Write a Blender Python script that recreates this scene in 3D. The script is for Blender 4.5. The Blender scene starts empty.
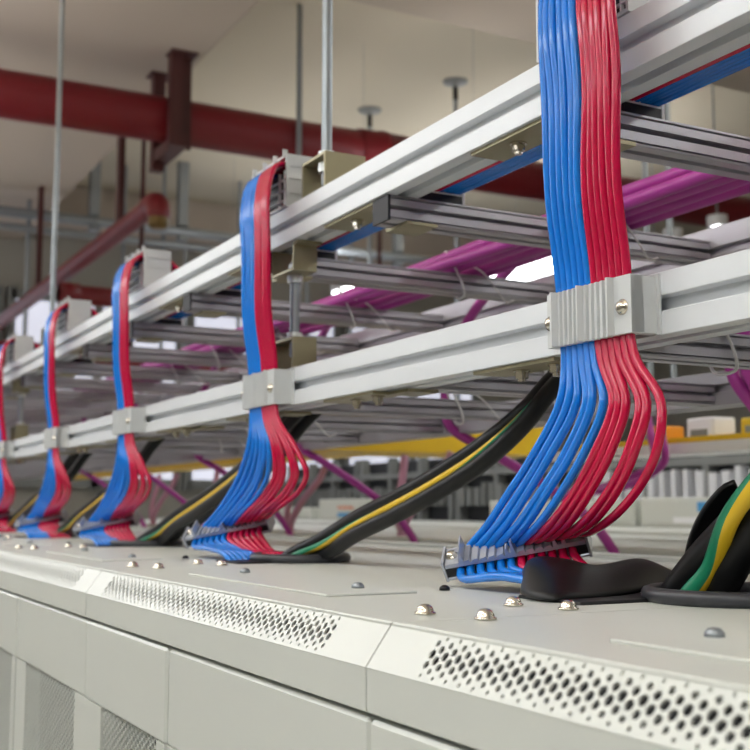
import bpy, math, random
from mathutils import Vector, Matrix
random.seed(7)
S = 0.6016                      # cabinet pitch along the row
COL = bpy.context.scene.collection

# ------------------------------------------------------------ materials
def mat(name, col, rough=.5, metal=0., spec=.5, noise=0., nscale=40., bump=0., coat=0., alpha=1., trans=0., emit=None, estr=0., stretch=None):
    m = bpy.data.materials.new(name); m.use_nodes = True
    nt = m.node_tree; b = nt.nodes['Principled BSDF']
    c = tuple(((x/255.)/12.92 if x/255. <= .04045 else ((x/255.+.055)/1.055)**2.4) for x in col)
    b.inputs['Base Color'].default_value = (*c, 1)
    b.inputs['Roughness'].default_value = rough
    b.inputs['Metallic'].default_value = metal
    b.inputs['Specular IOR Level'].default_value = spec
    b.inputs['Coat Weight'].default_value = coat
    b.inputs['Transmission Weight'].default_value = trans
    b.inputs['Alpha'].default_value = alpha
    if emit:
        ce = tuple((x/255.)**2.2 for x in emit)
        b.inputs['Emission Color'].default_value = (*ce, 1); b.inputs['Emission Strength'].default_value = estr
    if noise or bump:
        tc = nt.nodes.new('ShaderNodeTexCoord'); mp = nt.nodes.new('ShaderNodeMapping')
        nt.links.new(tc.outputs['Object'], mp.inputs['Vector'])
        if stretch: mp.inputs['Scale'].default_value = stretch
        n = nt.nodes.new('ShaderNodeTexNoise'); n.inputs['Scale'].default_value = nscale; n.inputs['Detail'].default_value = 4
        nt.links.new(mp.outputs['Vector'], n.inputs['Vector'])
        if noise:
            mx = nt.nodes.new('ShaderNodeMix'); mx.data_type = 'RGBA'
            mx.inputs['A'].default_value = (*[x*(1-noise) for x in c], 1)
            mx.inputs['B'].default_value = (*[min(1, x*(1+noise)) for x in c], 1)
            nt.links.new(n.outputs['Fac'], mx.inputs['Factor']); nt.links.new(mx.outputs['Result'], b.inputs['Base Color'])
        if bump:
            bp = nt.nodes.new('ShaderNodeBump'); bp.inputs['Strength'].default_value = bump; bp.inputs['Distance'].default_value = .001
            nt.links.new(n.outputs['Fac'], bp.inputs['Height']); nt.links.new(bp.outputs['Normal'], b.inputs['Normal'])
    return m
M = dict(
    cabinet=mat('powder_coated_steel', (205, 207, 200), .38, noise=.02, nscale=6, bump=.05),
    cabin=mat('cabinet_interior', (45, 46, 46), .8),
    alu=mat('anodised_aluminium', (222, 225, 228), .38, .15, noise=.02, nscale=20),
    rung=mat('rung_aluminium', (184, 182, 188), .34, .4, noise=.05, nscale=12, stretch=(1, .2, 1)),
    zinc=mat('yellow_zinc_steel', (158, 150, 120), .35, .6, noise=.12, nscale=30),
    steel=mat('galvanised_steel', (150, 156, 160), .4, .7, noise=.1, nscale=60),
    bright=mat('nickel_steel', (212, 206, 192), .16, 1.0),
    nut=mat('white_zinc_nut', (225, 228, 226), .3, .4),
    clamp=mat('clamp_plastic', (206, 208, 208), .35, .1),
    clampc=mat('lacing_plastic', (176, 180, 190), .18, .35),
    white=mat('white_plastic', (235, 235, 238), .4),
    black=mat('black_rubber', (13, 13, 14), .42, spec=.35, noise=.15, nscale=50),
    blackp=mat('black_plastic', (20, 20, 24), .5),
    grommet=mat('dark_grey_rubber', (52, 53, 58), .38),
    blue=mat('blue_pvc', (12, 124, 222), .2, noise=.10, nscale=120, bump=.3, coat=.15),
    red=mat('red_pvc', (194, 6, 64), .2, noise=.10, nscale=120, bump=.3, coat=.15),
    purple=mat('purple_pvc', (178, 60, 156), .38, noise=.08, nscale=60, bump=.2),
    pink=mat('pink_pvc', (205, 150, 175), .45),
    yellow=mat('yellow_pvc', (222, 186, 22), .42),
    green=mat('green_pvc', (18, 120, 82), .38),
    raceway=mat('yellow_raceway_plastic', (226, 184, 12), .5, noise=.05, nscale=8),
    olive=mat('dull_yellow_plastic', (150, 136, 40), .6),
    orange=mat('orange_plastic', (232, 150, 20), .5),
    redpipe=mat('red_pipe_paint', (112, 14, 24), .45, noise=.15, nscale=5, bump=.2),
    redsteel=mat('red_brown_bracket_paint', (72, 32, 30), .5, noise=.12, nscale=9),
    ceil=mat('ceiling_paint', (196, 187, 166), .9, noise=.03, nscale=1.5),
    beam=mat('beam_paint', (178, 166, 152), .9, noise=.04, nscale=1.2),
    wall=mat('wall_paint', (160, 157, 148), .9, noise=.04, nscale=2),
    floor=mat('floor_vinyl', (185, 184, 178), .5, noise=.05, nscale=3),
    tie=mat('nylon_tie', (228, 226, 226), .35),
    dark=mat('dark_equipment', (38, 40, 44), .6),
    grey=mat('grey_equipment', (134, 136, 134), .5, noise=.08, nscale=12),
    lab=mat('blue_label', (70, 150, 205), .5),
    labo=mat('orange_label', (214, 130, 96), .5),
    paper=mat('cream_card', (226, 220, 204), .7),
    lamp=mat('lamp_diffuser', (255, 255, 255), .5, emit=(248, 252, 255), estr=9.0),
    uplight_fill_low=mat('added_soft_uplight_glow', (255, 255, 255), .5, emit=(250, 250, 252), estr=3.0),  # weaker added glow for the tops of the rear fill row
    lampdim=mat('lamp_soft_diffuser', (255, 255, 255), .5, emit=(248, 252, 255), estr=8.0),
    uplight_fill=mat('added_uplight_glow', (255, 255, 255), .5, emit=(250, 250, 252), estr=17.0),  # added upward glow, brightens the ceiling
    pane=mat('lit_window_pane', (230, 232, 245), .3, emit=(225, 228, 245), estr=.75),
    brass=mat('aged_brass', (120, 98, 58), .4, .6),
)
# stripe material of the earth cable: green jacket with a yellow stripe, by angle round the cable (uv.x)
def stripe_mat():
    m = bpy.data.materials.new('green_yellow_earth_pvc'); m.use_nodes = True
    nt = m.node_tree; b = nt.nodes['Principled BSDF']; b.inputs['Roughness'].default_value = .36
    uv = nt.nodes.new('ShaderNodeUVMap'); sp = nt.nodes.new('ShaderNodeSeparateXYZ')
    nt.links.new(uv.outputs['UV'], sp.inputs['Vector'])
    mt = nt.nodes.new('ShaderNodeMath'); mt.operation = 'MULTIPLY_ADD'; mt.inputs[1].default_value = 1.9
    nt.links.new(sp.outputs['Y'], mt.inputs[0]); nt.links.new(sp.outputs['X'], mt.inputs[2])
    fr = nt.nodes.new('ShaderNodeMath'); fr.operation = 'FRACT'; nt.links.new(mt.outputs[0], fr.inputs[0])
    gt = nt.nodes.new('ShaderNodeMath'); gt.operation = 'GREATER_THAN'; gt.inputs[1].default_value = .5
    nt.links.new(fr.outputs[0], gt.inputs[0])
    mx = nt.nodes.new('ShaderNodeMix'); mx.data_type = 'RGBA'
    mx.inputs['A'].default_value = (.012, .22, .11, 1); mx.inputs['B'].default_value = (.72, .47, .02, 1)
    nt.links.new(gt.outputs[0], mx.inputs['Factor']); nt.links.new(mx.outputs['Result'], b.inputs['Base Color'])
    return m
M['earth'] = stripe_mat()

# ------------------------------------------------------------ mesh builder
class MB:
    def __init__(s): s.v = []; s.f = []; s.sm = []; s.uv = []
    def add(s, vs, fs, smooth=False, uvs=None):
        o = len(s.v); s.v += [tuple(v) for v in vs]
        for n, f in enumerate(fs):
            s.f.append([o+i for i in f]); s.sm.append(smooth); s.uv.append(uvs[n] if uvs else None)
        return s
    def box(s, x0, x1, y0, y1, z0, z1, b=0.):
        if b <= 0:
            vs = [(x, y, z) for x in (x0, x1) for y in (y0, y1) for z in (z0, z1)]
            return s.add(vs, [(0, 1, 3, 2), (4, 6, 7, 5), (0, 4, 5, 1), (2, 3, 7, 6), (0, 2, 6, 4), (1, 5, 7, 3)])
        # bevelled box: 24 vertices
        vs = []; idx = {}
        for i, x in enumerate((x0, x1)):
            for j, y in enumerate((y0, y1)):
                for k, z in enumerate((z0, z1)):
                    sx, sy, sz = (1 if i == 0 else -1)*b, (1 if j == 0 else -1)*b, (1 if k == 0 else -1)*b
                    idx[i, j, k, 'x'] = len(vs); vs.append((x, y+sy, z+sz))
                    idx[i, j, k, 'y'] = len(vs); vs.append((x+sx, y, z+sz))
                    idx[i, j, k, 'z'] = len(vs); vs.append((x+sx, y+sy, z))
        I = idx; fs = []
        for i in (0, 1):
            q = [I[i, 0, 0, 'x'], I[i, 0, 1, 'x'], I[i, 1, 1, 'x'], I[i, 1, 0, 'x']]; fs.append(q if i == 0 else q[::-1])
            q = [I[0, i, 0, 'y'], I[1, i, 0, 'y'], I[1, i, 1, 'y'], I[0, i, 1, 'y']]; fs.append(q if i == 0 else q[::-1])
            q = [I[0, 0, i, 'z'], I[0, 1, i, 'z'], I[1, 1, i, 'z'], I[1, 0, i, 'z']]; fs.append(q if i == 0 else q[::-1])
            for j in (0, 1):
                fs.append([I[0, i, j, 'y'], I[1, i, j, 'y'], I[1, i, j, 'z'], I[0, i, j, 'z']])
                fs.append([I[i, 0, j, 'x'], I[i, 1, j, 'x'], I[i, 1, j, 'z'], I[i, 0, j, 'z']])
                fs.append([I[i, j, 0, 'x'], I[i, j, 1, 'x'], I[i, j, 1, 'y'], I[i, j, 0, 'y']])
                for k in (0, 1): fs.append([I[i, j, k, 'x'], I[i, j, k, 'y'], I[i, j, k, 'z']])
        return s.add(vs, fs)
    def tube(s, pts, r, n=10, cap=True, rs=None):
        pts = [Vector(p) for p in pts]; N = len(pts)
        T = [(pts[min(i+1, N-1)]-pts[max(i-1, 0)]).normalized() for i in range(N)]
        a = Vector((0, 0, 1)) if abs(T[0].z) < .9 else Vector((0, 1, 0))
        u = (a-T[0]*a.dot(T[0])).normalized(); vs = []; L = 0; Ls = []
        for i in range(N):
            if i: L += (pts[i]-pts[i-1]).length
            Ls.append(L)
            u = (u-T[i]*u.dot(T[i])).normalized(); w = T[i].cross(u); rr = rs[i] if rs else r
            for k in range(n):
                t = 2*math.pi*k/n; vs.append(pts[i]+(u*math.cos(t)+w*math.sin(t))*rr)
        fs = []; uv = []
        for i in range(N-1):
            for k in range(n):
                k2 = (k+1) % n
                fs.append((i*n+k, i*n+k2, (i+1)*n+k2, (i+1)*n+k))
                uv.append(((k/n, Ls[i]), ((k+1)/n, Ls[i]), ((k+1)/n, Ls[i+1]), (k/n, Ls[i+1])))
        s.add(vs, fs, True, uv)
        if cap:
            s.add(vs[:n], [tuple(range(n))[::-1]]); s.add(vs[-n:], [tuple(range(n))])
        return s
    def cyl(s, p0, p1, r, n=16, r1=None):
        return s.tube([p0, p1], r, n, True, [r, r if r1 is None else r1])
    def prism(s, poly, axis, a0, a1):
        """poly: 2-D outline; axis 'x': (y,z), 'y': (x,z), 'z': (x,y)"""
        def P(p, a): return {'x': (a, p[0], p[1]), 'y': (p[0], a, p[1]), 'z': (p[0], p[1], a)}[axis]
        n = len(poly); vs = [P(p, a0) for p in poly]+[P(p, a1) for p in poly]
        return s.add(vs, [(i, (i+1) % n, n+(i+1) % n, n+i) for i in range(n)]+[tuple(range(n))[::-1], tuple(range(n, 2*n))])
    def lathe(s, c, prof, n=24, ax=(0, 0, 1)):
        ax = Vector(ax).normalized(); a = Vector((1, 0, 0)) if abs(ax.x) < .9 else Vector((0, 1, 0))
        u = (a-ax*a.dot(ax)).normalized(); w = ax.cross(u); c = Vector(c); vs = []
        for r, h in prof:
            for k in range(n):
                t = 2*math.pi*k/n; vs.append(c+ax*h+(u*math.cos(t)+w*math.sin(t))*r)
        fs = [(i*n+k, i*n+(k+1) % n, (i+1)*n+(k+1) % n, (i+1)*n+k) for i in range(len(prof)-1) for k in range(n)]
        return s.add(vs, fs, True)
    def build(s, name, m, parent=None, bevel=0., solid=0.):
        me = bpy.data.meshes.new(name); me.from_pydata(s.v, [], s.f); me.update()
        if any(u for u in s.uv):
            ul = me.uv_layers.new(name='UVMap')
            for p, u in zip(me.polygons, s.uv):
                if u:
                    for li, c in zip(p.loop_indices, u): ul.data[li].uv = c
        for p, sm in zip(me.polygons, s.sm): p.use_smooth = sm
        import bmesh
        bm = bmesh.new(); bm.from_mesh(me); bmesh.ops.recalc_face_normals(bm, faces=bm.faces)
        bm.to_mesh(me); bm.free()
        me.materials.append(m)
        o = bpy.data.objects.new(name, me); COL.objects.link(o)
        if parent: o.parent = parent
        if bevel:
            b = o.modifiers.new('bevel', 'BEVEL'); b.width = bevel; b.segments = 2; b.limit_method = 'ANGLE'; b.angle_limit = math.radians(40)
            b.harden_normals = False
        if solid:
            d = o.modifiers.new('solid', 'SOLIDIFY'); d.thickness = solid; d.offset = -1
        return o

def tag(o, label, cat, group=None, kind=None):
    if label: o['label'] = label
    if cat: o['category'] = cat
    if group: o['group'] = group
    if kind: o['kind'] = kind
    return o
def thing(name, label, cat, loc=(0, 0, 0), group=None):
    o = bpy.data.objects.new(name, None); COL.objects.link(o); o.location = loc; o.empty_display_size = .05
    return tag(o, label, cat, group)
def struct(o): o['kind'] = 'structure'; return o
def dup(root, dloc, label=None, group=None):
    kids = {}
    for o in bpy.data.objects:
        if o.parent: kids.setdefault(o.parent.name, []).append(o)
    def cp(o, par):
        c = o.copy(); COL.objects.link(c)
        if par: c.parent = par
        for k in kids.get(o.name, []): cp(k, c)
        return c
    r = cp(root, None); r.location = Vector(root.location)+Vector(dloc)
    if label: r['label'] = label
    if group: r['group'] = group
    return r
def spline(P, k=8):
    P = [Vector(p) for p in P]; Q = [P[0]*2-P[1]]+P+[P[-1]*2-P[-2]]; out = []
    for i in range(1, len(Q)-2):
        a, b, c, d = Q[i-1:i+3]
        t0 = 0; t1 = max((b-a).length, 1e-5)**.5; t2 = t1+max((c-b).length, 1e-5)**.5; t3 = t2+max((d-c).length, 1e-5)**.5
        for j in range(k):
            t = t1+(t2-t1)*j/k
            A1 = a*((t1-t)/(t1-t0))+b*((t-t0)/(t1-t0)); A2 = b*((t2-t)/(t2-t1))+c*((t-t1)/(t2-t1)); A3 = c*((t3-t)/(t3-t2))+d*((t-t2)/(t3-t2))
            B1 = A1*((t2-t)/(t2-t0))+A2*((t-t0)/(t2-t0)); B2 = A2*((t3-t)/(t3-t1))+A3*((t-t1)/(t3-t1))
            out.append(B1*((t2-t)/(t2-t1))+B2*((t-t1)/(t2-t1)))
    out.append(P[-1]); return out
RANK = ['nearest', 'second', 'third', 'fourth', 'farthest']

# ------------------------------------------------------------ the room
X0, X1, Y0, Y1, ZC = -7.2, 5.0, -3.2, 6.2, 4.0
def room(name, x0, x1, y0, y1, z0, z1, m):
    return struct(MB().box(x0, x1, y0, y1, z0, z1).build(name, m))
room('floor', X0-.1, X1+.1, Y0-.1, Y1+.1, -.1, 0, M['floor'])
room('ceiling', X0-.1, X1+.1, Y0-.1, Y1+.1, ZC, ZC+.1, M['ceil'])
room('wall_left', X0-.12, X0, Y0, Y1, 0, ZC, M['wall'])
room('wall_right', X1, X1+.12, Y0, Y1, 0, ZC, M['wall'])
room('wall_back', X0, X1, Y1, Y1+.12, 0, ZC, M['wall'])
room('wall_front', X0, X1, Y0-.12, Y0, 0, ZC, M['wall'])
# ceiling beams
struct(MB().box(X0, X1, -.25, 1.36, 3.7, ZC).build('trim_1', M['beam'], bevel=.01))
struct(MB().box(-3.2, -2.2, 1.36, Y1, 3.7, ZC).build('trim_2', M['beam'], bevel=.01))
struct(MB().box(X0, X0+.35, Y0, Y1, 3.75, ZC).build('trim_3', M['beam'], bevel=.01))
struct(MB().box(-3.2, -2.2, Y0, -.25, 3.7, ZC).build('trim_4', M['beam'], bevel=.01))
# lit windows in the far end wall
def window(n, y0, y1, z0, z1):
    w = struct(MB().box(X0, X0+.02, y0, y1, z0, z1).build('window_%d' % n, M['pane']))
    f = MB()
    for y in (y0, (y0+y1)/2, y1): f.box(X0, X0+.05, y-.025, y+.025, z0-.04, z1+.04)
    for z in (z0, z1): f.box(X0, X0+.05, y0, y1, z-.03, z+.03)
    f.build('window_frame', M['grey'], w)
for n, y in enumerate((-1.0, .15, 1.30, 2.45, 3.60)):
    window(n+1, y, y+1.08, 2.2, 3.36)

# ------------------------------------------------------------ cabinets
TOPY, FY, ZT, ZF, ZB = .310, .293, 1.994, 1.9706, 1.947
def perf(x0, x1, w, hx, hw, spots, m, name, parent, fn):
    """rhombic lattice sheet; spots(i,j,x,y)->hole radius or 0; fn maps (x,t) to 3-D"""
    import bmesh
    vs = []; fs = []
    nx = int((x1-x0)/(2*hx))+2; nj = int(w/hw)+3
    for j in range(-1, nj):
        for i in range(-1, nx):
            cx = x0+i*2*hx+(hx if j % 2 else 0); cy = j*hw
            r = spots(i, j, cx, cy); o = len(vs)
            if r and not isinstance(r, tuple): r = (r, r)
            cor = [(cx+hx, cy), (cx+hx/2, cy+hw/2), (cx, cy+hw), (cx-hx/2, cy+hw/2), (cx-hx, cy), (cx-hx/2, cy-hw/2), (cx, cy-hw), (cx+hx/2, cy-hw/2)]
            if r:
                vs += cor+[(cx+r[0]*math.cos(math.pi/4*k), cy+r[1]*math.sin(math.pi/4*k)) for k in range(8)]
                fs += [(o+k, o+(k+1) % 8, o+8+(k+1) % 8, o+8+k) for k in range(8)]
            else:
                vs += [cor[0], cor[2], cor[4], cor[6]]; fs.append((o, o+1, o+2, o+3))
    bm = bmesh.new(); bv = [bm.verts.new((v[0], v[1], 0)) for v in vs]
    for f in fs: bm.faces.new([bv[i] for i in f])
    bmesh.ops.remove_doubles(bm, verts=bm.verts, dist=1e-5)
    for co, no in (((x0, 0, 0), (-1, 0, 0)), ((x1, 0, 0), (1, 0, 0)), ((0, 0, 0), (0, -1, 0)), ((0, w, 0), (0, 1, 0))):
        bmesh.ops.bisect_plane(bm, geom=bm.verts[:]+bm.edges[:]+bm.faces[:], plane_co=co, plane_no=no, clear_outer=True)
    for v in bm.verts: v.co = fn(v.co.x, v.co.y)
    bmesh.ops.recalc_face_normals(bm, faces=bm.faces)
    me = bpy.data.meshes.new(name); bm.to_mesh(me); bm.free(); me.materials.append(m)
    ob = bpy.data.objects.new(name, me); COL.objects.link(ob); ob.parent = parent
    so = ob.modifiers.new('sheet', 'SOLIDIFY'); so.thickness = .0012; so.offset = 0
    return ob

def make_door(xa, xb, parent, dy, ml, mr):
    """leaf from xa (low) to xb (high), front face at FY+.003+dy"""
    yf = FY+.002+dy; zt = ZB-.003
    mx0, mx1, mz1, mz0 = xa+ml, xb-mr, 1.869, .25
    f = MB()
    f.box(xa, xb, yf, yf+.018, mz1, zt, .0022)
    f.box(xa, mx0, yf, yf+.018, .06, mz1); f.box(mx1, xb, yf, yf+.018, .06, mz1)
    f.box(mx0, mx1, yf, yf+.018, .06, mz0)
    d = f.build('door', M['cabinet'], parent)
    hw = .00365; hx = .0060
    perf(mx0-.002, mx1+.002, mz1-mz0+.004, hx, hw, lambda i, j, x, y: (.0044, .0027), M['cabinet'], 'perforated_sheet', d,
         lambda x, t: (x, yf+.003, mz0-.002+t))
    h = MB().box(xb-.045, xb-.022, yf-.012, yf+.002, .98, 1.16, .003); h.build('handle', M['grey'], d)
    return d

GX, GY = -.6715, .559
def make_cabinet():
    t = thing('server_cabinet', '', 'cabinet', (0, 0, 0))
    g = .0007; a, b = -S+g, -g
    body = MB()
    body.box(a, b, TOPY-.002, .95, ZT-.006, ZT-.0004)                    # top sheet
    body.box(a, a+.02, TOPY, .95, .04, 1.985); body.box(b-.02, b, TOPY, .95, .04, 1.985)
    body.box(a, b, .93, .95, .04, 1.985); body.box(a, b, TOPY, .95, 0, .06)
    body.build('body', M['cabinet'], t)
    MB().box(a+.02, b-.02, .36, .90, .07, 1.92).build('equipment', M['cabin'], t)
    # canopy: sloped vent strip over a narrow fascia
    c = MB()
    c.prism([(FY, ZF), (FY, ZB+.001), (FY+.0012, ZB), (TOPY+.01, ZB), (TOPY+.01, ZB+.004), (FY+.004, ZB+.004), (FY+.004, ZF-.002)], 'x', a, b)
    for x in (a, b-.003):
        c.prism([(FY+.001, ZB+.001), (FY+.001, ZF), (TOPY, ZT-.001), (TOPY+.01, ZT-.001), (TOPY+.01, ZB+.001)], 'x', x, x+.003)
    can = c.build('canopy', M['cabinet'], t)
    w = math.hypot(TOPY-FY, ZT-ZF); ty, tz = (TOPY-FY)/w, (ZT-ZF)/w
    RJ = {1: .0012, 2: .0018, 3: .0023, 4: .0027, 5: .00275, 6: .0023, 7: .0019, 8: .0013}
    def spots(i, j, x, y):
        if j not in RJ: return 0
        if x < a+.052 or x > b-.056: return 0
        return RJ[j]
    perf(a, b, w, .006, .0031, spots, M['cabinet'], 'vent_panel', can, lambda x, s: (x, FY+ty*s, ZF+tz*s))
    MB().prism([(FY+.0055, ZF-.003), (TOPY+.003, ZT-.0055), (TOPY+.003, ZB+.008), (FY+.0055, ZB+.008)], 'x', a+.006, b-.006).build('vent_shade_fill', M['blackp'], can)  # black filler imitating the shade behind the vent holes
    # doors, two leaves
    make_door(-.343, b-.001, t, 0, .057, .041); make_door(a+.001, -.346, t, -.0012, .062, .021)
    # joining screws near both seams
    for x, y in ((-.034, .350), (-.058, .430), (-.018, .443), (-S+.009, .364)):
        c2 = MB()
        c2.lathe((x, y, ZT), [(.0001, .0), (.0064, 0), (.0064, .001), (.0052, .0012), (.0050, .0025), (.0042, .0044), (.0024, .0056), (.0001, .0060)], 20)
        c2.build('cap_screw', M['bright'], t)
    MB().lathe((-.194, .462, ZT), [(.0001, 0), (.0042, 0), (.004, .002), (.0022, .0036), (.0001, .004)], 16).build('rubber_plug', M['black'], t)
    # blanking plate with two screws (over an unused cut-out)
    MB().box(-.476, -.180, .356, .430, ZT-.0005, ZT+.0014, .0006).build('cover_plate', M['cabinet'], t)
    for x in (-.227, -.458):
        MB().lathe((x, .405, ZT+.0014), [(.0001, 0), (.005, 0), (.0048, .002), (.003, .004), (.0001, .0045)], 16).build('plate_screw', M['steel'], t)
    # cable gland: rubber ring + dark throat
    gl = MB(); RG = .054
    ring = [(Vector((RG*math.cos(q), RG*math.sin(q), .0045))) for q in [2*math.pi*k/48 for k in range(49)]]
    gl.tube(ring, .0052, 10, False)
    gg = gl.build('cable_grommet', M['grommet'], t); gg.location = (GX, GY, ZT)
    MB().lathe((0, 0, 0), [(.0001, .0008), (RG, .0008), (RG, .0)], 32).build('brush_throat', M['blackp'], gg)
    # data cable slot
    MB().box(-.110, -.040, .470, .560, ZT-.001, ZT+.0018, .0008).build('cable_slot', M['blackp'], t)
    # rear step of the roof
    MB().box(a, b, .915, .95, ZT-.001, ZT+.005, .001).build('roof_flange', M['cabinet'], t)
    return t
cab = make_cabinet()
cab.location = (.0441, 0, 0)
cabl = ['light grey cabinet nearest the camera, with the largest vent holes', 'light grey cabinet second from the camera, whole vent panel in view',
        'light grey cabinet third from the camera, at the lower left', 'light grey cabinet fourth along the row', 'light grey cabinet fifth along the row', 'light grey cabinet at the far end of the row']
cab['label'] = cabl[0]; cab['group'] = 'row of light grey cabinets'
for k in range(1, 6): dup(cab, (-S*k, 0, 0), cabl[k])
for o in cab.children:                                             # the nearest cabinet has its gland a little further along
    if o.name.startswith('cable_grommet'): o.location = (GX+.052, GY+.02, ZT)

# ------------------------------------------------------------ aluminium cable ladders
def slotted(w0, w1, h0, h1, s, d, sides='lrtb', lip=0.0):
    """outline with a slot in the middle of the named sides"""
    cx, cy = (w0+w1)/2, (h0+h1)/2; p = [(w0, h0)]
    if 'b' in sides: p += [(cx-s/2, h0), (cx-s/2, h0+d), (cx+s/2, h0+d), (cx+s/2, h0)]
    p.append((w1, h0))
    if 'r' in sides: p += [(w1, cy-s/2), (w1-d, cy-s/2), (w1-d, cy+s/2), (w1, cy+s/2)]
    p.append((w1, h1))
    if 't' in sides: p += [(cx+s/2, h1), (cx+s/2, h1-d), (cx-s/2, h1-d), (cx-s/2, h1)]
    p.append((w0, h1))
    if 'l' in sides: p += [(w0, cy+s/2), (w0+d, cy+s/2), (w0+d, cy-s/2), (w0, cy-s/2)]
    return p
XA, XB = -6.4, .45
def ladder(label, zr0, zr1, zb0, zb1, ynear, yfar, zf0, zf1, yb0):
    t = thing('cable_ladder', label, 'cable tray', (0, 0, 0))
    r = MB(); r.prism(slotted(ynear, ynear+.04, zr0, zr1, .0105, .010), 'x', XA, XB); r.build('side_rail', M['alu'], t, bevel=.0007)
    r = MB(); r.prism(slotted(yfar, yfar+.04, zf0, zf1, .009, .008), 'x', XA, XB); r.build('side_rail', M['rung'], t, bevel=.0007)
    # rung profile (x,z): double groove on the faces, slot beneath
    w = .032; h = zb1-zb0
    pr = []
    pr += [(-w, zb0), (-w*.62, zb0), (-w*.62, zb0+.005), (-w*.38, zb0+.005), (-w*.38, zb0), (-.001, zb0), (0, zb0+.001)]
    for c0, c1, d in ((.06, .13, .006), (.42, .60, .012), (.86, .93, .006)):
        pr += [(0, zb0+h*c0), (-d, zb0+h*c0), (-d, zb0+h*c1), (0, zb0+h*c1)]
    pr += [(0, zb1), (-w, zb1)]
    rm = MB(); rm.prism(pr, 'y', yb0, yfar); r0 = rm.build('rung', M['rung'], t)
    xs = [-.685-.3025*i for i in range(-3, 19)]
    r0.location.x = xs[0]
    for x in xs[1:]:
        c = r0.copy(); COL.objects.link(c); c.location.x = x
    # angle brackets below the near rail, each with two bolts
    bz = zr0
    br = MB(); br.box(-.150, -.034, ynear+.004, ynear+.039, bz-.003, bz); br.box(-.036, .006, ynear+.022, ynear+.058, min(zb0, bz)-.0035, min(zb0, bz)-.0002); br.box(-.038, -.034, ynear+.022, ynear+.058, min(zb0, bz)-.0035, bz)
    b0 = br.build('angle_bracket', M['zinc'], t); n0 = []
    if yb0 < ynear+.03: n0.append(MB().box(-.0325, .0005, ynear+.003, ynear+.0059, zb0, bz-.0006).build('end_cap', M['blackp'], b0))
    for dx in (-.052, -.100):
        bb = MB()
        bb.cyl((dx, ynear+.020, bz-.003), (dx, ynear+.020, bz-.0045), .0075, 16); bb.cyl((dx, ynear+.020, bz-.0045), (dx, ynear+.020, bz-.010), .0062, 6); bb.cyl((dx, ynear+.020, bz-.010), (dx, ynear+.020, bz-.013), .0035, 10)
        n0.append(bb.build('bolt', M['bright'], b0))
    b0.location.x = xs[3]
    for x in xs[4:]:
        c = b0.copy(); COL.objects.link(c); c.location.x = x
        for n in n0:
            d = n.copy(); COL.objects.link(d); d.parent = c
    return t
up = ladder('upper aluminium cable ladder with long slotted side rail and grey rungs', 2.371, 2.415, 2.3445, 2.3705, .54, .98, 2.328, 2.386, .546)
lo = ladder('lower aluminium cable ladder carrying black cables, under the upper ladder', 2.174, 2.218, 2.175, 2.199, .54, .98, 2.174, 2.214, .5802)

# ------------------------------------------------------------ comb clamps
def comb_profile(half, y_base, y_front, left_flat=.012, right_flat=.020):
    """(x,y) outline; front is low y, with three ribs and fine grooves"""
    p = [(half, y_base), (-half, y_base), (-half, y_front)]
    x = -half+left_flat
    ribs = [(-half+left_flat, .0035), (-.006, .0025), (half-right_flat-.004, .003)]
    p.append((x-.0005, y_front))
    cur = None
    for n, (rx, rw) in enumerate(ribs):
        p += [(rx, y_front-.0055), (rx+rw*.6, y_front-.0055), (rx+rw, y_front-.0005)]
        if n < 2:
            nx = ribs[n+1][0]; step = (nx-rx-rw)/5
            for q in range(5):
                gx = rx+rw+step*(q+1)
                p += [(gx-.0022, y_front-.0016), (gx-.0014, y_front+.0014), (gx-.0008, y_front+.0014)]
                if q < 4: p.append((gx-.0002, y_front-.0004))
    p += [(half, y_front)]
    return p
def screw(mb, p, n, r=.0045):
    p = Vector(p); n = Vector(n)
    mb.lathe(p, [(r*1.25, 0), (r*1.25, .001), (r, .0012), (r*.95, .003), (r*.5, .0042), (.0001, .0044)], 14, n)
    return mb
XC = -.639
def make_clamp():
    t = thing('cable_clamp', '', 'cable clamp', (XC-.0025, .54, 2.193))
    f = MB(); f.prism(comb_profile(.0470, -.0135, -.0245, .010, .016), 'z', -.0185, .022); f.build('front_plate', M['clamp'], t)
    s = MB(); s.box(.0405, .0470, -.0240, -.001, -.0185, .022, .0006); s.build('spacer', M['clamp'], t); MB().box(-.0470, -.0405, -.0240, -.001, -.0185, .022, .0006).build('spacer', M['clamp'], t)
    b = MB(); b.box(-.0475, .0500, -.002, -.0001, -.019, .0235); b.build('back_plate', M['clamp'], t)
    for x in (-.0425, .0385): screw(MB(), (x, -.0245, .0), (0, -1, 0)).build('screw', M['bright'], t)
    return t
def bx(k): return (0, -.6157, -1.197, -1.72, -2.28, -2.86)[k]
cl = make_clamp()
cl['label'] = 'grey comb clamp holding the nearest blue and red bundle to the lower rail'; cl['group'] = 'comb clamps on the lower rail'
for k in range(1, 6): dup(cl, (bx(k), 0, 0), 'grey comb clamp holding the %s blue and red bundle to the lower rail' % (RANK+['last'])[k] if k < 5 else 'grey comb clamp at the left picture edge on the lower rail')

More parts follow.
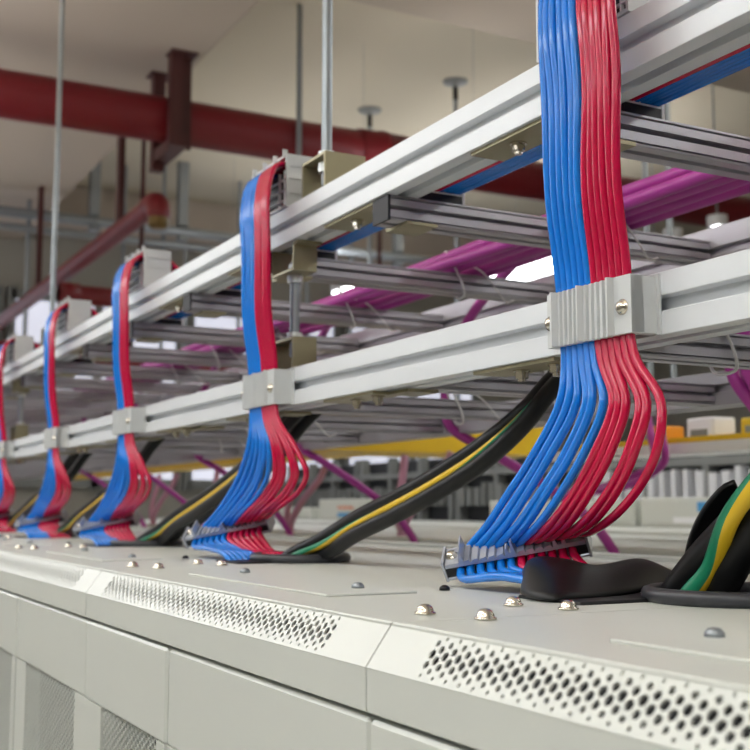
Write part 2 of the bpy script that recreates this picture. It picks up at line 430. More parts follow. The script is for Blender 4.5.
# lower lacing clamp lying on the cabinet roof
E_ = Vector((.69, .70, .185)).normalized(); Zt = Vector((.1, -.02, .447))+Vector((-.745, .398, .097))+Vector((.11, .22, 0)); Z_ = (Zt-E_*Zt.dot(E_)).normalized(); N_ = E_.cross(Z_)
LC = Vector((-.752, .529, 2.0205)); LSH = Vector((-.028, 0, .006))
def make_lacing():
    t = thing('lacing_clamp', '', 'cable clamp', LC)
    R = Matrix((E_, -N_, Z_)).transposed()
    t.rotation_euler = R.to_euler()
    f = MB(); f.prism(comb_profile(.056, -.0045, -.0080), 'z', -.0115, .0115); f.build('ribbed_plate', M['clampc'], t)
    b = MB(); b.box(-.058, .058, .0045, .0072, -.0115, .0115, .0006); b.build('back_plate', M['clampc'], t)
    for q0, q1 in ((-.057, -.046), (.046, .057)): MB().box(q0, q1, -.0045, .0045, -.0105, .0105).build('rubber_insert', M['blackp'], t)
    for q0, q1 in ((-.0585, -.0565), (.0565, .0585)): MB().box(q0, q1, -.0105, .0075, -.012, .012).build('end_plate', M['clampc'], t)
    for q0 in (-.044, -.002, .038): MB().prism([(q0, -.008), (q0+.0012, -.0185), (q0+.0024, -.0185), (q0+.0036, -.008)], 'z', -.0115, .0115).build('fin', M['clampc'], t)
    for x in (-.051, .049): screw(MB(), (x, -.0080, .0), (0, -1, 0), .004).build('screw', M['bright'], t)
    return t
lc = make_lacing()
lc['label'] = 'clear grey ribbed clamp gathering the nearest blue and red bundle on the cabinet roof'; lc['group'] = 'ribbed clamps on the cabinet roofs'
for k in range(1, 5): dup(lc, Vector((bx(k)+.014, 0, 0))+LSH, 'clear grey ribbed clamp gathering the %s blue and red bundle on the cabinet roof' % RANK[k])

# upper comb holder standing on the upper rail
def make_holder():
    t = thing('comb_holder', '', 'cable holder', (XC-.032, .54, 2.415))
    f = MB(); y0, y1 = -.002, .044
    f.box(-.056, .056, y0, y1, .0003, .003); f.box(-.056, .056, y0, y1, .062, .065)
    f.box(.053, .056, y0, y1, .003, .062); f.box(-.056, -.053, y0, y1, .003, .062)
    for x in (-.045, -.012, .02, .05): f.box(x, x+.0015, y0-.003, y0+.003, .062, .071)
    for z in (.016, .034, .050): f.box(.0565, .0575, y0+.004, y1, z, z+.0015)
    f.build('frame', M['clamp'], t)
    g = MB()
    for z in (.009, .022, .035): g.box(-.053, .053, y0+.0005, y0+.004, z, z+.0012)
    for x in (.030, .046): g.box(x, x+.0012, y0+.0005, y0+.004, z if False else .003, .046)
    g.build('divider', M['white'], t)
    k = MB().box(-.0525, .0525, .0035, .042, .003, .0475); k.build('cell_shade_fill', M['blackp'], t)  # black block standing in for the shade in the empty cells
    return t
ho = make_holder()
ho['label'] = 'white comb holder on the upper rail above the frame, at the nearest bundle'; ho['group'] = 'comb holders on the upper rail'
for k in range(1, 6): dup(ho, (bx(k), 0, 0), 'white comb holder on the upper rail, feeding the %s blue and red bundle' % RANK[k] if k < 5 else 'white comb holder on the upper rail at the left picture edge')

# ------------------------------------------------------------ draped data cables
def data_path(i, far, rnd):
    """far: the bundles beyond the nearest one belly out a little more before their clamp"""
    f = i/11.; u = (i-5.5)*.0069; x = XC-.003+u
    j = lambda s=1.: (rnd.random()-.5)*.004*s
    slot = Vector((-.640-.015*f, .480+.080*f, ZT)); xt = x+.008+.0002*(i-5.5)+(.0012 if i > 5 else -.0008); xh = x-.026
    P = [(x+.24, .586+.0042*i, 2.398), (x+.11, .588+.004*i, 2.404), (xh+.03, .604, 2.440), (xh, .578, 2.470), (xh+.002, .540, 2.470),
         (xt-.016, .519, 2.456), (xt-.003+j(.7), .507+j(.6), 2.418), (xt+.001+j(.8), .506+j(.7), 2.36), (x+.003+j(.6), .511, 2.285), (x, .5205, 2.225), (x+.004, .5215, 2.162)]
    Lx = lambda a, b: a+(b-a)*f
    g = (0, .001, -.001, .0015, -.003, .001, .003, -.002, -.006, .001, -.004, .004)[i]
    B = Vector((.016*f+.004, .012*f+.002, 0)) if far else Vector((0, 0, 0))
    sh = LSH+Vector((.014, 0, 0)) if far else Vector((0, 0, 0))
    mid = [((Lx(-.678, -.573)+j(.6)+g*.5, .518, Lx(2.133, 2.125)), .6, 0), ((Lx(-.710, -.576)+g, .515+j(.6), Lx(2.094, 2.095)), 1.4, 0), ((Lx(-.740, -.597)+g, Lx(.512, .520), Lx(2.065, 2.073)), 1.3, .3),
           ((Lx(-.766, -.634)+g*.6, Lx(.510, .530), Lx(2.041, 2.052)), .6, .7), ((Lx(-.783, -.680)+g*.3, Lx(.506, .546), Lx(2.026, 2.039)), .2, .9)]
    P += [Vector(m)+B*a+sh*c for m, a, c in mid]
    b = LC+E_*((i-5.5)*.0082)+sh
    P += [b+Z_*.007, b-Z_*.010]
    q = b-Z_*.020; q.z = max(q.z, ZT+.004); q.x += .004
    P.append(q)
    m = q.lerp(slot, .5); m.z = ZT+.008+.004*(1-f); P.append(m)
    P.append(slot+Vector((0, 0, .004))); P.append(slot+Vector((.01, .01, -.02)))
    return spline(P, 6)
ORD = ['first', 'second', 'third', 'fourth', 'fifth', 'sixth']
for i in range(12):
    c = 'blue' if i < 6 else 'red'
    for far in (0, 1):
        rnd = random.Random(30+i+100*far)
        o = MB().tube(data_path(i, far, rnd), .0033, 10).build('network_cable', M[c])
        for k in ((0,) if not far else (1, 2, 3, 4)):
            q = o if k < 2 else o.copy()
            if k > 1: COL.objects.link(q)
            q.location.x = bx(k)
            tag(q, '%s network cable, %s from left among the %s ones, %s bundle' % (c, ORD[i % 6], c, RANK[k]), 'cable', '%s network cables in the %s bundle' % (c, RANK[k]))
# bundle cut by the left picture edge
rnd = random.Random(5)

# ------------------------------------------------------------ flat ribbon of data cables lying in the upper ladder
rnd = random.Random(11)
for i in range(9):
    y = .5885+.0054*i; c = 'red' if i < 4 else 'blue'
    P = [(XB-.7*k, y+(rnd.random()-.5)*.001, 2.3845+(rnd.random()-.5)*.0006) for k in range(10)]
    o = MB().tube(spline(P, 3), .0027, 8).build('network_cable', M[c])
    tag(o, ('red network cable running flat in the upper ladder close behind its near rail' if c == 'red' else 'blue network cable running flat side by side in the upper ladder'),
        'cable', '%s network cables lying flat in the upper ladder' % c)
def make_comb():
    t = thing('rung_comb', '', 'cable comb', (-.701, .58, 2.3705))
    MB().box(-.012, .014, .001, .053, .0002, .0095).build('base', M['blackp'], t)
    w = MB(); w.box(-.012, .014, .0535, .0565, .0002, .028); w.box(.0125, .0142, .004, .0525, .0092, .0108)
    for y in (.024, .030): w.box(.011, .0142, y, y+.001, .0108, .017)
    w.build('white_end', M['white'], t); return t
cm = make_comb(); cm['label'] = 'black comb with white end on the rung beside the nearest bundle'; cm['group'] = 'combs on the upper rungs'
for k in range(1, 8):
    dup(cm, (-.3025*k, 0, 0), 'black comb with white end on the %s upper rung from the right' % ['', 'second', 'third', 'fourth', 'fifth', 'sixth', 'seventh', 'eighth'][k])

# ------------------------------------------------------------ hangers
def strap(mb, x0, x1, y0, y1, z0, z1, feet, up=True, t=.003):
    """inverted (up) or upright U strap, open along y"""
    mb.box(x0, x0+t, y0, y1, z0, z1); mb.box(x1-t, x1, y0, y1, z0, z1)
    zt = z1-t if up else z0
    mb.box(x0+t, x1-t, y0, y1, zt, zt+t)
    zf = z0 if up else z1-t
    mb.box(x1, x1+feet, y0, y1, zf, zf+t); mb.box(x0-feet, x0, y0, y1, zf, zf+t)
    return mb
def hexnut(mb, x, y, z, h=.008, r=.0088):
    return mb.cyl((x, y, z), (x, y, z+h), r, 6)
def ceiling_hanger(x, label):
    t = thing('ceiling_hanger', label, 'hanger', (x, .562, 2.415), 'threaded rods carrying the near rail')
    strap(MB(), -.031, .031, -.017, .035, .0002, .044, .016).build('strap_bracket', M['zinc'], t)
    MB().cyl((0, 0, .012), (0, 0, ZC-2.4155), .0062, 14).build('threaded_rod', M['steel'], t)
    hexnut(MB(), 0, 0, .028, .011, .0105).build('nut', M['nut'], t); hexnut(MB(), 0, 0, .0445, .008, .0105).build('nut', M['nut'], t)
    return t
ceiling_hanger(-1.170, 'grey threaded rod and gold strap bracket on the upper rail, right of the second bundle')
ceiling_hanger(-2.600, 'grey threaded rod from ceiling to upper rail at the far left bundles')
def link_hanger(x, label):
    t = thing('link_hanger', label, 'hanger', (x, .562, 2.371), 'short rods between the two ladders')
    strap(MB(), -.033, .033, -.017, .014, -.034, -.0002, .014, up=False).build('upper_strap', M['zinc'], t)
    strap(MB(), -.033, .033, -.017, .014, -.1528, -.114, .014).build('lower_strap', M['zinc'], t)
    MB().cyl((0, 0, -.134), (0, 0, -.018), .0062, 14).build('threaded_rod', M['steel'], t)
    hexnut(MB(), 0, 0, -.0435, .009, .0105).build('nut', M['nut'], t); hexnut(MB(), 0, 0, -.1138, .009, .0105).build('nut', M['nut'], t); hexnut(MB(), 0, 0, -.030, .009).build('nut', M['nut'], t)
    return t
link_hanger(-1.257, 'short threaded rod with two gold straps joining the ladders right of the second bundle')
link_hanger(-2.92, 'short threaded rod with two straps joining the ladders at the far left')

# plain distant rods
def rod(x, y, z0, z1, label, r=.006, plate=False, grp=None):
    t = thing('threaded_rod', label, 'rod', (x, y, z0), grp)
    MB().cyl((0, 0, 0), (0, 0, z1-z0), r, 12).build('rod', M['steel'], t)
    if plate:
        MB().lathe((0, 0, z1-z0), [(.0001, -.030), (.014, -.030), (.018, -.012), (.055, -.008), (.058, -.001), (.0001, -.001)], 24).build('ceiling_plate', M['grey'], t)
        MB().cyl((0, 0, z1-z0-.09), (0, 0, z1-z0-.03), .012, 12).build('sleeve', M['blackp'], t)
    return t
rod(-3.9, 1.755, 2.36, ZC, 'thin dark rod hanging beside the second comb holder', .011)
rod(-4.82, 2.55, 2.36, ZC, 'rod with round ceiling plate, left one of the two above the upper rail', .011, True)
rod(-4.30, 2.72, 2.36, ZC, 'rod with round ceiling plate, right one of the two above the upper rail', .011, True)
rod(-1.679, 1.5, 2.26, ZC, 'thin rod seen under the nearest upper rung, right of the red cables', .006)
rod(-1.615, 1.5, 2.26, ZC, 'thin rod seen under the nearest upper rung, close to the red cables', .006)
for n, (x, y) in enumerate([(-6.2, 1.20), (-6.3, 1.75), (-6.2, 1.95), (-6.1, 2.05), (-6.3, 2.45), (-6.2, 2.85), (-6.3, 3.2)]):
    rod(x, y, 2.5, ZC, 'thin grey rod hanging from the conduit by the far end wall', .012, False, 'rods by the far end wall')

# ------------------------------------------------------------ purple cables in the upper ladder
rnd = random.Random(21)
pn = ['outermost purple cable on the upper rungs, nearest to the blue ribbon', 'second purple cable on the upper rungs counted from the blue ribbon', 'middle purple cable on the upper rungs',
      'fourth purple cable on the upper rungs counted from the blue ribbon', 'purple cable on the upper rungs closest to the far rail', 'purple cable crossing on top of the others on the upper rungs', 'thin purple cable tucked on top beside the far rail']
PR = .0078
for i in range(6):
    y = (.797, .823, .849, .876, .811, .863)[i]; z = 2.371+PR+(0, .001, 0, .001, .0150, .0150)[i]
    P = []
    for k in range(14):
        x = XB-.38*k
        wob = (math.sin(x*5+i)*.006 if i < 5 else math.sin(x*4+i*2)*.014)
        P.append((x, y+wob, z+(rnd.random()*.003)))
    o = MB().tube(spline(P, 4), PR, 10).build('purple_cable', M['purple'])
    tag(o, pn[i], 'cable', 'purple cables on the upper rungs')
# purple drops down to the rear
for k in range(6):
    dx = -S*k; g = 'purple drop cables behind the ladders'
    for q in range(2 if k == 0 else 1):
        e = .022*q
        P = [(-.72+dx+e, .93, 2.40), (-.80+dx+e, .952, 2.385), (-.885+dx+e, .957, 2.34), (-.935+dx+e, .958, 2.28), (-.955+dx+e, .965, 2.19),
             (-.935+dx+e, 1.02, 2.15), (-.88+dx+e, 1.06, 2.11), (-.80+dx+e, 1.12, 2.04), (-.76+dx+e, 1.16, 1.96)]
        if k == 0: P = P[:4]+[(-.945+e, .965, 2.21), (-.925+e, .975, 2.17), (-.885+e, .985, 2.13), (-.83+e, .99, 2.10), (-.75+e, 1.0, 2.05), (-.70+e, 1.0, 1.90)]
        o = MB().tube(spline(P, 6), .0078, 10).build('purple_cable', M['purple'])
        tag(o, ('purple cable dropping at the right picture edge, %s of the pair' % ('left' if q == 0 else 'right')) if k == 0 else
            'purple cable dropping behind the ladders, %s from the camera' % (ORD[k]), 'cable', g)
# cable ties
def make_tie():
    t = thing('cable_tie', '', 'cable tie', (-.9875, .86, 2.3705))
    P = [(.004, -.055, -.004), (.010, -.050, -.030), (-.016, -.040, -.029), (-.038, -.030, -.026), (-.040, -.045, .004), (-.018, -.052, .030), (-.006, -.06, .028), (.002, -.066, .014), (.004, -.055, -.004)]
    P = [(.005, -.060, .002), (.006, -.050, -.018), (.003, -.046, -.029), (-.016, -.040, -.031), (-.036, -.034, -.026), (-.040, -.040, .002), (-.03, -.055, .026), (-.008, -.068, .030), (.004, -.068, .018), (.005, -.060, .002)]
    b = MB()
    pts = spline(P, 5); b.tube(pts, .0016, 6); b.build('strap', M['tie'], t)
    MB().box(.002, .009, -.066, -.058, .010, .018, .001).build('lock_head', M['tie'], t)
    MB().tube(spline([(.006, -.058, .014), (.016, -.030, .004), (.013, 0, -.020), (.006, .02, -.034), (.004, .034, -.03)], 6), .0014, 6).build('tail', M['tie'], t)
    return t
ti = make_tie(); ti['label'] = 'white cable tie round purple cables, just right of the nearest red cables'; ti['group'] = 'white cable ties on the upper rungs'
for k, w in ((1, 'left of the nearest blue cables'), (2, 'further left, above the lower rail'), (3, 'near the second bundle'), (4, 'left of the second bundle'), (5, 'far left beyond the second bundle')):
    dup(ti, (-.3025*k, .012*(k % 2), 0), 'white cable tie round purple cables, '+w)
t2 = dup(ti, (.3, -.11, -.1715), 'white cable tie hanging under the lower rail right of the nearest clamp', 'white cable ties on the lower rungs')
for k, w in ((1, 'in front of the thick black cables'), (2, 'left of the thick black cables'), (3, 'right of the second bundle'), (4, 'behind the second bundle'), (5, 'left of the second bundle')):
    dup(t2, (-.3025*k, .06*(k % 3), 0), 'white cable tie on the lower rung '+w)

# ------------------------------------------------------------ thick power cables
def power(dy, dz, gx, gy, r, m, k=0):
    P = [(-1.262+gx, .548+gy, 1.975), (-1.235+gx*.9, .554+gy*.9, 1.996), (-1.170+gx*.5, .562+gy*.5+dy*.5, 2.014+dz*.6), (-1.105, .567+dy, 2.036+dz), (-1.025, .575+dy, 2.059+dz), (-.955, .585+dy, 2.083+dz), (-.900, .596+dy, 2.107+dz), (-.855, .611+dy, 2.138+dz*.8), (-.828, .627+dy, 2.170+dz*.6),
         (-.785, .648+dy, 2.200+dz*.2), (-.70, .655+dy*1.2, 2.202+r+max(0, dz)), (-.5, .655+dy*1.2, 2.2+r+max(0, dz)), (-.25, .655+dy*1.2, 2.2+r+max(0, dz))]
    if k == 0:
        P = [(-.622+gx, .575+gy, 1.975), (-.605+gx*.9, .573+gy*.9, 1.996), (-.585+gx*.6, .573+gy*.5, 2.016+dz*.5), (-.556, .580+dy, 2.050+dz), (-.530, .592+dy, 2.085+dz), (-.505, .612+dy, 2.125+dz),
             (-.480, .635+dy, 2.165+dz*.6), (-.440, .650+dy, 2.198+dz*.2), (-.35, .655+dy*1.2, 2.202+r+max(0, dz)), (.10, .655+dy*1.2, 2.2+r+max(0, dz)), (.35, .655+dy*1.2, 2.2+r+max(0, dz))]
    return [Vector(p) for p in P]
for k in range(5):
    rk = RANK[k]; rs = 1.35 if k == 0 else 1
    ox = 0 if k == 0 else S-S*k; oy = 0
    for nm, dy, dz, gx, gy, r, m, lab in (
            ('power_cable', .004, .0098, -.012, -.006, .0085, 'black', 'thick black power cable, upper one of the pair rising from the %s roof grommet'),
            ('power_cable', -.001, -.0098, .016, .008, .0085, 'black', 'thick black power cable, lower one of the pair rising from the %s roof grommet'),
            ('power_cable', .024, -.006, .004, .020, .0085, 'black', 'thick black power cable behind the pair at the %s roof grommet'),
            ('earth_cable', -.002, .0005, .006, -.010, .0040, 'earth', 'yellow and green earth cable between black cables at the %s roof grommet')):
        if k in (1, 3) and 'behind' in lab: continue
        r = r*rs
        if k == 0 and nm == 'earth_cable': dy -= .016; r *= 1.3
        P = [p+Vector((ox, oy, 0)) for p in power(dy, dz, gx, gy, r, m, k)]
        o = MB().tube(spline(P, 7), r, 14).build(nm, M[m])
        tag(o, lab % rk, 'cable', 'cables rising from the %s roof grommet' % rk)

# rubber flap over the nearest slot, and upright rubber tongue by the nearest grommet
def sheet(name, fn, nu, nv, th, m, label, cat):
    vs = [fn(i/nu, j/nv) for j in range(nv+1) for i in range(nu+1)]
    fs = [(j*(nu+1)+i, j*(nu+1)+i+1, (j+1)*(nu+1)+i+1, (j+1)*(nu+1)+i) for j in range(nv) for i in range(nu)]
    o = MB().add(vs, fs, True).build(name, m, None, solid=th); return tag(o, label, cat)
FR = spline([(-.700, .496, 1.998), (-.655, .466, 1.9965), (-.622, .464, 1.9965), (-.623, .505, 1.9965), (-.635, .555, 1.998), (-.650, .612, 1.999)], 8)
BK = spline([(-.706, .502, 2.010), (-.690, .500, 2.020), (-.694, .535, 2.018), (-.700, .565, 2.012), (-.676, .590, 2.018), (-.662, .622, 2.003)], 8)
def flapf(u, v):
    i = int(round(u*(len(FR)-1))); p = FR[i].lerp(BK[i], v)
    p.z += .0075*math.sin(math.pi*v)*(.6+.6*math.sin(math.pi*u*1.1))
    return tuple(p)
sheet('rubber_flap', flapf, len(FR)-1, 12, .0018, M['black'], 'curved black rubber flap lying beside the nearest lacing clamp on the cabinet roof', 'rubber flap')
def tongue(u, v):
    w = .0105*math.sqrt(max(0., 1-(max(0, v-.78)/.22)**2))*(.7+.3*math.sin(math.pi*min(1, v+.15)))
    base = Vector((-.628, .595, 1.9955)); tip = Vector((-.578, .588, 2.0752))
    p = base.lerp(tip, v)+Vector((-.006, 0, .006))*math.sin(math.pi*v)
    side = Vector((.47, .88, -.10)).normalized()
    p += side*(u-.5)*2*max(w, .0006)
    return tuple(p)
sheet('rubber_tongue', tongue, 8, 20, .004, M['black'], 'upright black rounded rubber tongue beside the grommet at the right picture edge', 'rubber flap')

# ------------------------------------------------------------ behind the near row
def rear_cabinet(x, lab):
    t = thing('rear_cabinet', lab, 'cabinet', (x, 0, 0), 'cabinets of the rear row')
    a, b = -S+.002, -.002
    MB().box(a, b, 1.13, 1.78, 0, 1.986, .004).build('body', M['cabinet'], t)
    MB().box(a+.01, b-.01, 1.15, 1.76, 1.986, 1.994, .002).build('roof_panel', M['cabinet'], t)
    MB().box(a+.05, b-.05, 1.122, 1.13, .12, 1.94, .002).build('door', M['cabinet'], t)
    return t
rc = rear_cabinet(.0356, 'pale roof of the rear cabinet at the right picture edge')
for k in range(1, 9): dup(rc, (-S*k, 0, 0), 'pale roof of a rear cabinet, %s to the left along the rear row' % ['', 'first', 'second', 'third', 'fourth', 'fifth', 'sixth', 'seventh', 'eighth'][k])
def far_cabinet(x, lab):
    t = thing('rear_cabinet', lab, 'cabinet', (x, 0, 0), 'cabinets of the farther row')
    MB().box(-1.19, 1.19, 1.95, 2.72, 0, 1.984, .004).build('body', M['cabinet'], t)
    MB().box(-1.18, 1.18, 1.97, 2.70, 1.984, 1.994, .002).build('roof_panel', M['cabinet'], t)
    return t
for k in range(4): far_cabinet(-.3-2.4*k+.0, 'long pale cabinet roof in the farther row, %s from the right' % ORD[k]) if k < 3 else None
def duct_box(x, w, z1, lab, stick):
    t = thing('equipment_box', lab, 'box', (x, 2.40, 1.994), 'pale boxes on the rear cabinets')
    MB().box(-w/2, w/2, 0, .16, .0005, z1, .003).build('case', M['cabinet'], t)
    MB().box(-w/2+.01, w/2-.01, -.003, 0, .012, z1-.008, .001).build('front_cover', M['cabinet'], t)
    if stick == 1:
        l = MB().box(-.15, -.05, -.0045, -.003, .048, .076); l.build('blue_label', M['lab'], t)
        MB().box(-.25, -.14, -.0045, -.003, .014, .032).build('white_label', M['white'], t)
    if stick == 2:
        MB().box(-.10, .04, -.0045, -.003, .014, .034).build('blue_label', M['lab'], t)
        MB().box(-.10, .06, -.0045, -.003, .052, .064).build('orange_label', M['labo'], t)
    return t
duct_box(-2.35, .80, .090, 'pale box with blue label on rear cabinet, right of the nearest red cables', 1)
duct_box(-1.52, .80, .090, 'pale box on rear cabinet behind the upright rubber tongue', 1)
duct_box(-3.18, .80, .084, 'pale box on rear cabinet behind the nearest blue cables', 0)
duct_box(-4.75, .62, .098, 'cream box with orange and blue labels behind the thick black cables', 2)
duct_box(-5.6, .9, .06, 'low pale box on a rear cabinet behind the second bundle', 0)
duct_box(-6.55, .9, .06, 'low pale box on the rear row at the far left', 0)

# white angle rail and yellow raceway behind
r = MB(); r.prism([(1.50, 2.155), (1.50, 2.174), (1.503, 2.174), (1.503, 2.161), (1.62, 2.161), (1.62, 2.155)], 'x', -2.05, .6)
tag(r.build('white_rail', M['white']), 'long white angle rail behind the nearest red cables', 'rail')
def raceway(lab, x0, x1, y0, y1, z0, z1, m='raceway', alongx=True):
    t = thing('cable_raceway', lab, 'cable trough', ((x0+x1)/2, (y0+y1)/2, z0)); cx, cy = (x0+x1)/2, (y0+y1)/2
    w, d, h = (x1-x0)/2, (y1-y0)/2, z1-z0; th = .004
    b = MB(); b.box(-w, w, -d, d, 0, th)
    b.build('trough_floor', M[m], t)
    if alongx:
        MB().box(-w, w, -d, -d+th, th, h).build('side_wall', M[m], t); MB().box(-w, w, d-th, d, th, h).build('side_wall', M[m], t)
    else:
        MB().box(-w, -w+th, -d, d, th, h).build('side_wall', M[m], t); MB().box(w-th, w, -d, d, th, h).build('side_wall', M[m], t)
    return t
raceway('yellow fibre trough above the white rail at the right', -1.95, .5, 1.51, 1.61, 2.1745, 2.185)
raceway('wide yellow fibre trough crossing behind the thick black cables', -2.62, -2.36, 1.05, 1.78, 2.186, 2.290, alongx=False)
raceway('yellow fibre trough running along behind the second bundle', -6.0, -2.63, 1.30, 1.42, 2.190, 2.25)
raceway('dull yellow fibre trough higher up, under the lower ladder end', -2.2, .5, 1.30, 1.37, 2.222, 2.236, 'olive')
# orange and white connectors in the right trough
for n in range(9):
    x = -1.72+.115*n+(n % 3)*.02
    t = thing('splice_box', 'small %s splice box in the yellow trough, %s from the left' % (('orange', 'white', 'yellow')[n % 3], (ORD+['seventh', 'eighth', 'ninth'])[n]), 'box', (x, 1.56, 2.179), 'splice boxes in the yellow trough')
    MB().box(-.035, .035, -.03, .03, 0, .034+.008*(n % 2), .004).build('case', M[('orange', 'white', 'yellow')[n % 3]], t)
    MB().box(-.02, .02, -.033, -.03, .006, .02).build('clip', M['grey'], t)
tag(MB().tube(spline([(-1.30, 1.52, 2.148), (-1.2, 1.50, 2.135), (-1.08, 1.46, 2.115), (-.95, 1.40, 2.095), (-.8, 1.38, 2.09)], 6), .007, 10).build('yellow_cable', M['yellow']), 'yellow cable sagging under the white rail at the right edge', 'cable')
for k, (x, y) in enumerate(((-1.62, 1.47), (-1.66, 1.48))):
    P = [(x-.01*k, y, 2.235), (x, y, 2.19), (x+.005, y, 2.14), (x-.06-.03*k, y-.02, 2.10), (x-.17-.04*k, y-.03, 2.085), (x-.30, y, 2.078)]
    o = MB().tube(spline(P, 6), .0075, 10).build('purple_cable', M['purple'])
    tag(o, 'purple cable falling across the white rail, %s of two' % ('right' if k == 0 else 'left'), 'cable', 'purple cables at the white rail')
# dark distant equipment along the rear
rnd = random.Random(9)
for n in range(7):
    x = -.2-1.02*n
    t = thing('equipment_rack', 'dark open equipment rack in the distance, %s from the right' % (ORD+['seventh', 'eighth', 'ninth'])[n], 'rack', (x, 3.0, 0), 'dark racks in the distance')
    MB().box(-.50, .50, .05, .6, 0, 2.30, .005).build('case', M['dark'], t)
    for xx in (-.49, -.16, .16, .46):
        MB().box(xx, xx+.03, 0, .05, 0, 2.32).build('upright', M['grey'], t)
    MB().box(-.5, .5, -.004, .05, 2.205, 2.235).build('shelf', M['grey'], t)
    d = MB()
    for q in range(14): d.box(-.44+q*.064, -.44+q*.064+.02+.02*rnd.random(), -.01, .04, 2.06, (2.17 if n < 4 else 2.14)+.03*rnd.random())
    d.build('patch_modules', M['grey'] if n > 3 else M['white'], t)
# pale pink looped cables
for k in range(4):
    dx = -S*k*1.0
    for q in range(2):
        P = [(-2.05+dx-.20*q, 1.28, 2.17), (-2.07+dx-.17*q, 1.27, 2.13), (-2.12+dx-.10*q, 1.25, 2.08), (-2.17+dx-.04*q, 1.24, 2.03), (-2.20+dx, 1.24+.01*q, 1.99)]
        o = MB().tube(spline(P, 6), .009, 10).build('pink_cable', M['pink'])
        tag(o, 'pale pink cable hanging onto the rear cabinets, %s hanging %s from the right' % (('left', 'right')[q], ORD[k]), 'cable', 'pale pink cables over the rear row')

# ------------------------------------------------------------ red pipework, conduit, lamps
def pipe_tube(P, r, n=24): return MB().tube(P, r, n)
t = thing('fire_pipe', 'large dark red fire pipe running across under the ceiling', 'pipe', (-4.0, 0, 3.484))
pipe_tube([(0, Y0, 0), (0, Y1, 0)], .085).build('pipe', M['redpipe'], t)
c = MB(); c.lathe((0, 2.05, 0), [(.088, 0), (.094, .004), (.094, .10), (.098, .10), (.098, .13), (.094, .13), (.094, .22), (.088, .225)], 28, (0, 1, 0)); c.build('coupling', M['redpipe'], t)
t = thing('pipe_hanger', 'dark red square steel hanger around the large pipe', 'bracket', (-4.0, 1.275, 3.35))
h = MB(); h.box(.098, .142, -.045, .0, -.0, .35); h.box(.098, .102, -.045, .045, -.0, .35); h.build('near_post', M['redsteel'], t)
h = MB(); h.box(-.142, -.098, -.035, .01, -.03, .35); h.build('far_post', M['redsteel'], t)
h = MB(); h.box(-.140, .140, -.03, .025, -.001, .045); h.build('cross_bar', M['redsteel'], t)
for q in ((.085, .16), (-.16, -.085)): MB().box(q[0], q[1], -.05, .05, .344, .3499).build('foot_plate', M['redsteel'], t)
# thin sprinkler pipe
t = thing('sprinkler_pipe', 'thin dark red pipe running to the left with open end elbow', 'pipe', (0, 1.2, 3.14))
zt = lambda x: .0
P = [(-9.0+1.9, 0, 0), (-4.15, 0, 0), (-4.02, 0, 0)]
pipe_tube([(-7.1, 0, 0), (-3.95, 0, 0)], .036, 18).build('pipe', M['redpipe'], t)
pipe_tube(spline([(-3.99, 0, 0), (-3.93, 0, 0), (-3.895, 0, -.012), (-3.88, 0, -.045), (-3.88, 0, -.06)], 5), .043, 18).build('elbow', M['redpipe'], t)
MB().lathe((-3.88, 0, -.10), [(.0001, 0), (.026, 0), (.036, .012), (.036, .045)], 20).build('end_fitting', M['brass'], t)
for x, yy in ((-4.75, 0), (-4.35, 0)):
    pass
for x in (-4.39, -5.9):
    MB().box(x-.018, x+.018, -.012, .012, .03, .56).build('hanger_post', M['redsteel'], t)
t = thing('branch_pipe', 'dark red branch pipe crossing low behind the left comb holders', 'pipe', (-5.2, .9, 3.02))
pipe_tube([(0, .3, 0), (0, 2.6, 0)], .045, 16).build('pipe', M['redpipe'], t)
MB().lathe((0, .25, 0), [(.045, 0), (.054, .002), (.054, .09), (.045, .092)], 18, (0, 1, 0)).build('tee', M['redpipe'], t)
for yy in (.62, 1.9): MB().box(-.009, .009, yy, yy+.018, .04, ZC-3.02).build('hanger_post', M['redsteel'], t)
tag(pipe_tube([(-6.0, -2, 2.84), (-6.0, 2.6, 2.84)], .06, 16).build('wall_pipe', M['redpipe']), 'dark red pipe crossing the pale windows at the far left', 'pipe')
for n, z in enumerate((3.60, 3.52)):
    t = thing('conduit', 'grey conduit along the far end, %s of the pair' % ('upper' if n == 0 else 'lower'), 'conduit', (-6.1, 0, z))
    pipe_tube([(0, Y0, 0), (0, Y1, 0)], .028 if n == 0 else .020, 14).build('tube', M['steel'], t)
    for y in (-1, 1.5, 2.0, 3.4, 5): MB().box(-.03, .03, y, y+.05, .028, ZC-z if n == 0 else .05).build('clip', M['steel'], t)

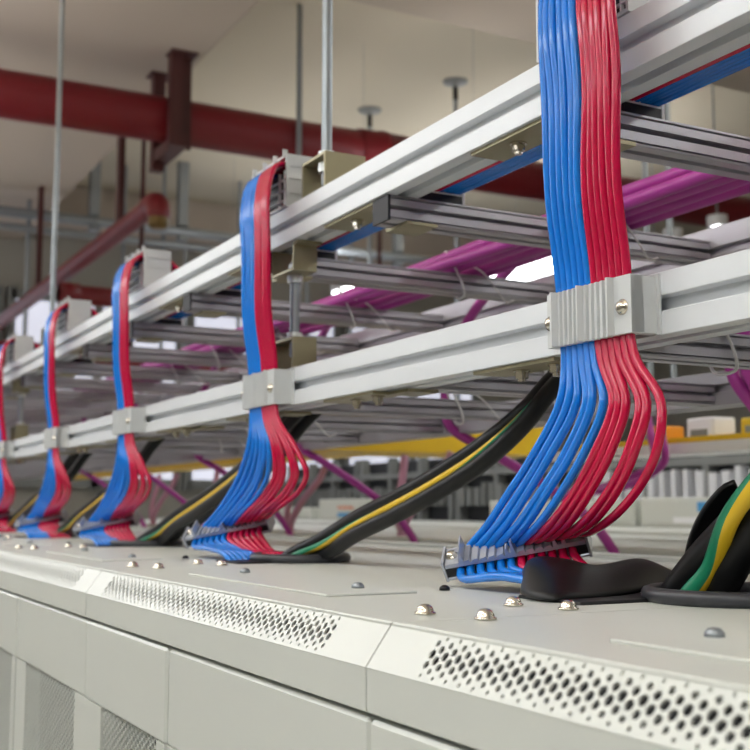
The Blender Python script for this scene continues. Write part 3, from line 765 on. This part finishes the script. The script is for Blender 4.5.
lampn = 0
def lamp(x, y, z, lab, L=1.2, W=.26, up='uplight_fill'):
    t = thing('ceiling_lamp', lab, 'lamp', (x, y, z), 'long ceiling lamps')
    MB().box(-L/2, L/2, -W/2, W/2, .012, .07, .004).build('housing', M['white'], t)
    MB().box(-L/2+.01, L/2-.01, -W/2+.01, W/2-.01, 0, .012).build('diffuser', M['lamp'], t)
    MB().box(-L/2+.01, L/2-.01, -W/2+.01, W/2-.01, .0702, .074).build('added_uplight', M[up], t)  # glowing top face added to light ceiling and beams
    w = MB()
    for xx in (-L*.35, L*.35): w.cyl((xx, 0, .07), (xx, 0, ZC-z), .001, 6)
    w.build('suspension', M['steel'], t)
    return t
WD = ['one', 'two', 'three', 'four', 'five', 'six']
ZL = 3.3
for j, (y, rn) in enumerate(((-1.6, 'front aisle'), (-.38, 'cabinet front'), (3.56, 'rear aisle'), (2.15, 'rear cabinets as added fill'))):  # last row is added fill, hidden behind the upper rail
    for n, x in enumerate((-5.4, -3.9, -2.4, -.9, .6, 2.1)):
        if j == 2:
            if n == 0: lamp(-4.72, y, ZL, 'suspended white lamp seen between the ladders left of the nearest blue cables', .86)
            if n < 3: continue
        lamp(x+(.2 if j == 3 else 0), y, ZL if j > 1 else 2.95, 'suspended white lamp over the %s, %s in its row' % (rn, WD[n]), W=.2 if j == 3 else .26, up='uplight_fill_low' if j == 3 else 'uplight_fill')
lamp(-5.83, 3.03, ZL, 'small lit lamp seen right of the second bundle between the rungs', .30)
for n, x in enumerate((-4.05, -3.92, -3.64)):
    t = thing('round_lamp', 'small round lit lamp right of the red cables, %s of three' % ('left', 'middle', 'right')[n], 'lamp', (x, 3.66, ZL-.03), 'small round lamps')
    MB().cyl((0, 0, 0), (0, 0, .012), .022, 18).build('diffuser', M['lamp'], t); MB().cyl((0, 0, .012), (0, 0, .06), .045, 18).build('housing', M['white'], t)
    MB().cyl((0, 0, .06), (0, 0, ZC-ZL+.03), .004, 8).build('stem', M['steel'], t)

# ------------------------------------------------------------ camera, world, exposure
f = 1144.; p = math.atan(131.5/f); a = math.radians(28.15)
F = Vector((-math.cos(a)*math.cos(p), math.sin(a)*math.cos(p), math.sin(p))); R = Vector((math.sin(a), math.cos(a), 0)); U = R.cross(F)
cam = bpy.data.cameras.new('camera'); co = bpy.data.objects.new('camera', cam); COL.objects.link(co)
co.matrix_world = Matrix(((R.x, U.x, -F.x, 0), (R.y, U.y, -F.y, 0), (R.z, U.z, -F.z, 2.057), (0, 0, 0, 1)))
cam.sensor_width = 36; cam.lens = 36*f/750; cam.clip_start = .02
cam.dof.use_dof = True; cam.dof.focus_distance = .80; cam.dof.aperture_fstop = 13
sc = bpy.context.scene; sc.camera = co
w = bpy.data.worlds.new('world'); sc.world = w; w.use_nodes = True
w.node_tree.nodes['Background'].inputs['Color'].default_value = (.8, .82, .85, 1); w.node_tree.nodes['Background'].inputs['Strength'].default_value = .3
sc.view_settings.view_transform = 'Standard'; sc.view_settings.look = 'None'; sc.view_settings.gamma = 1; sc.view_settings.use_curve_mapping = False
sc.view_settings.exposure = 0.0
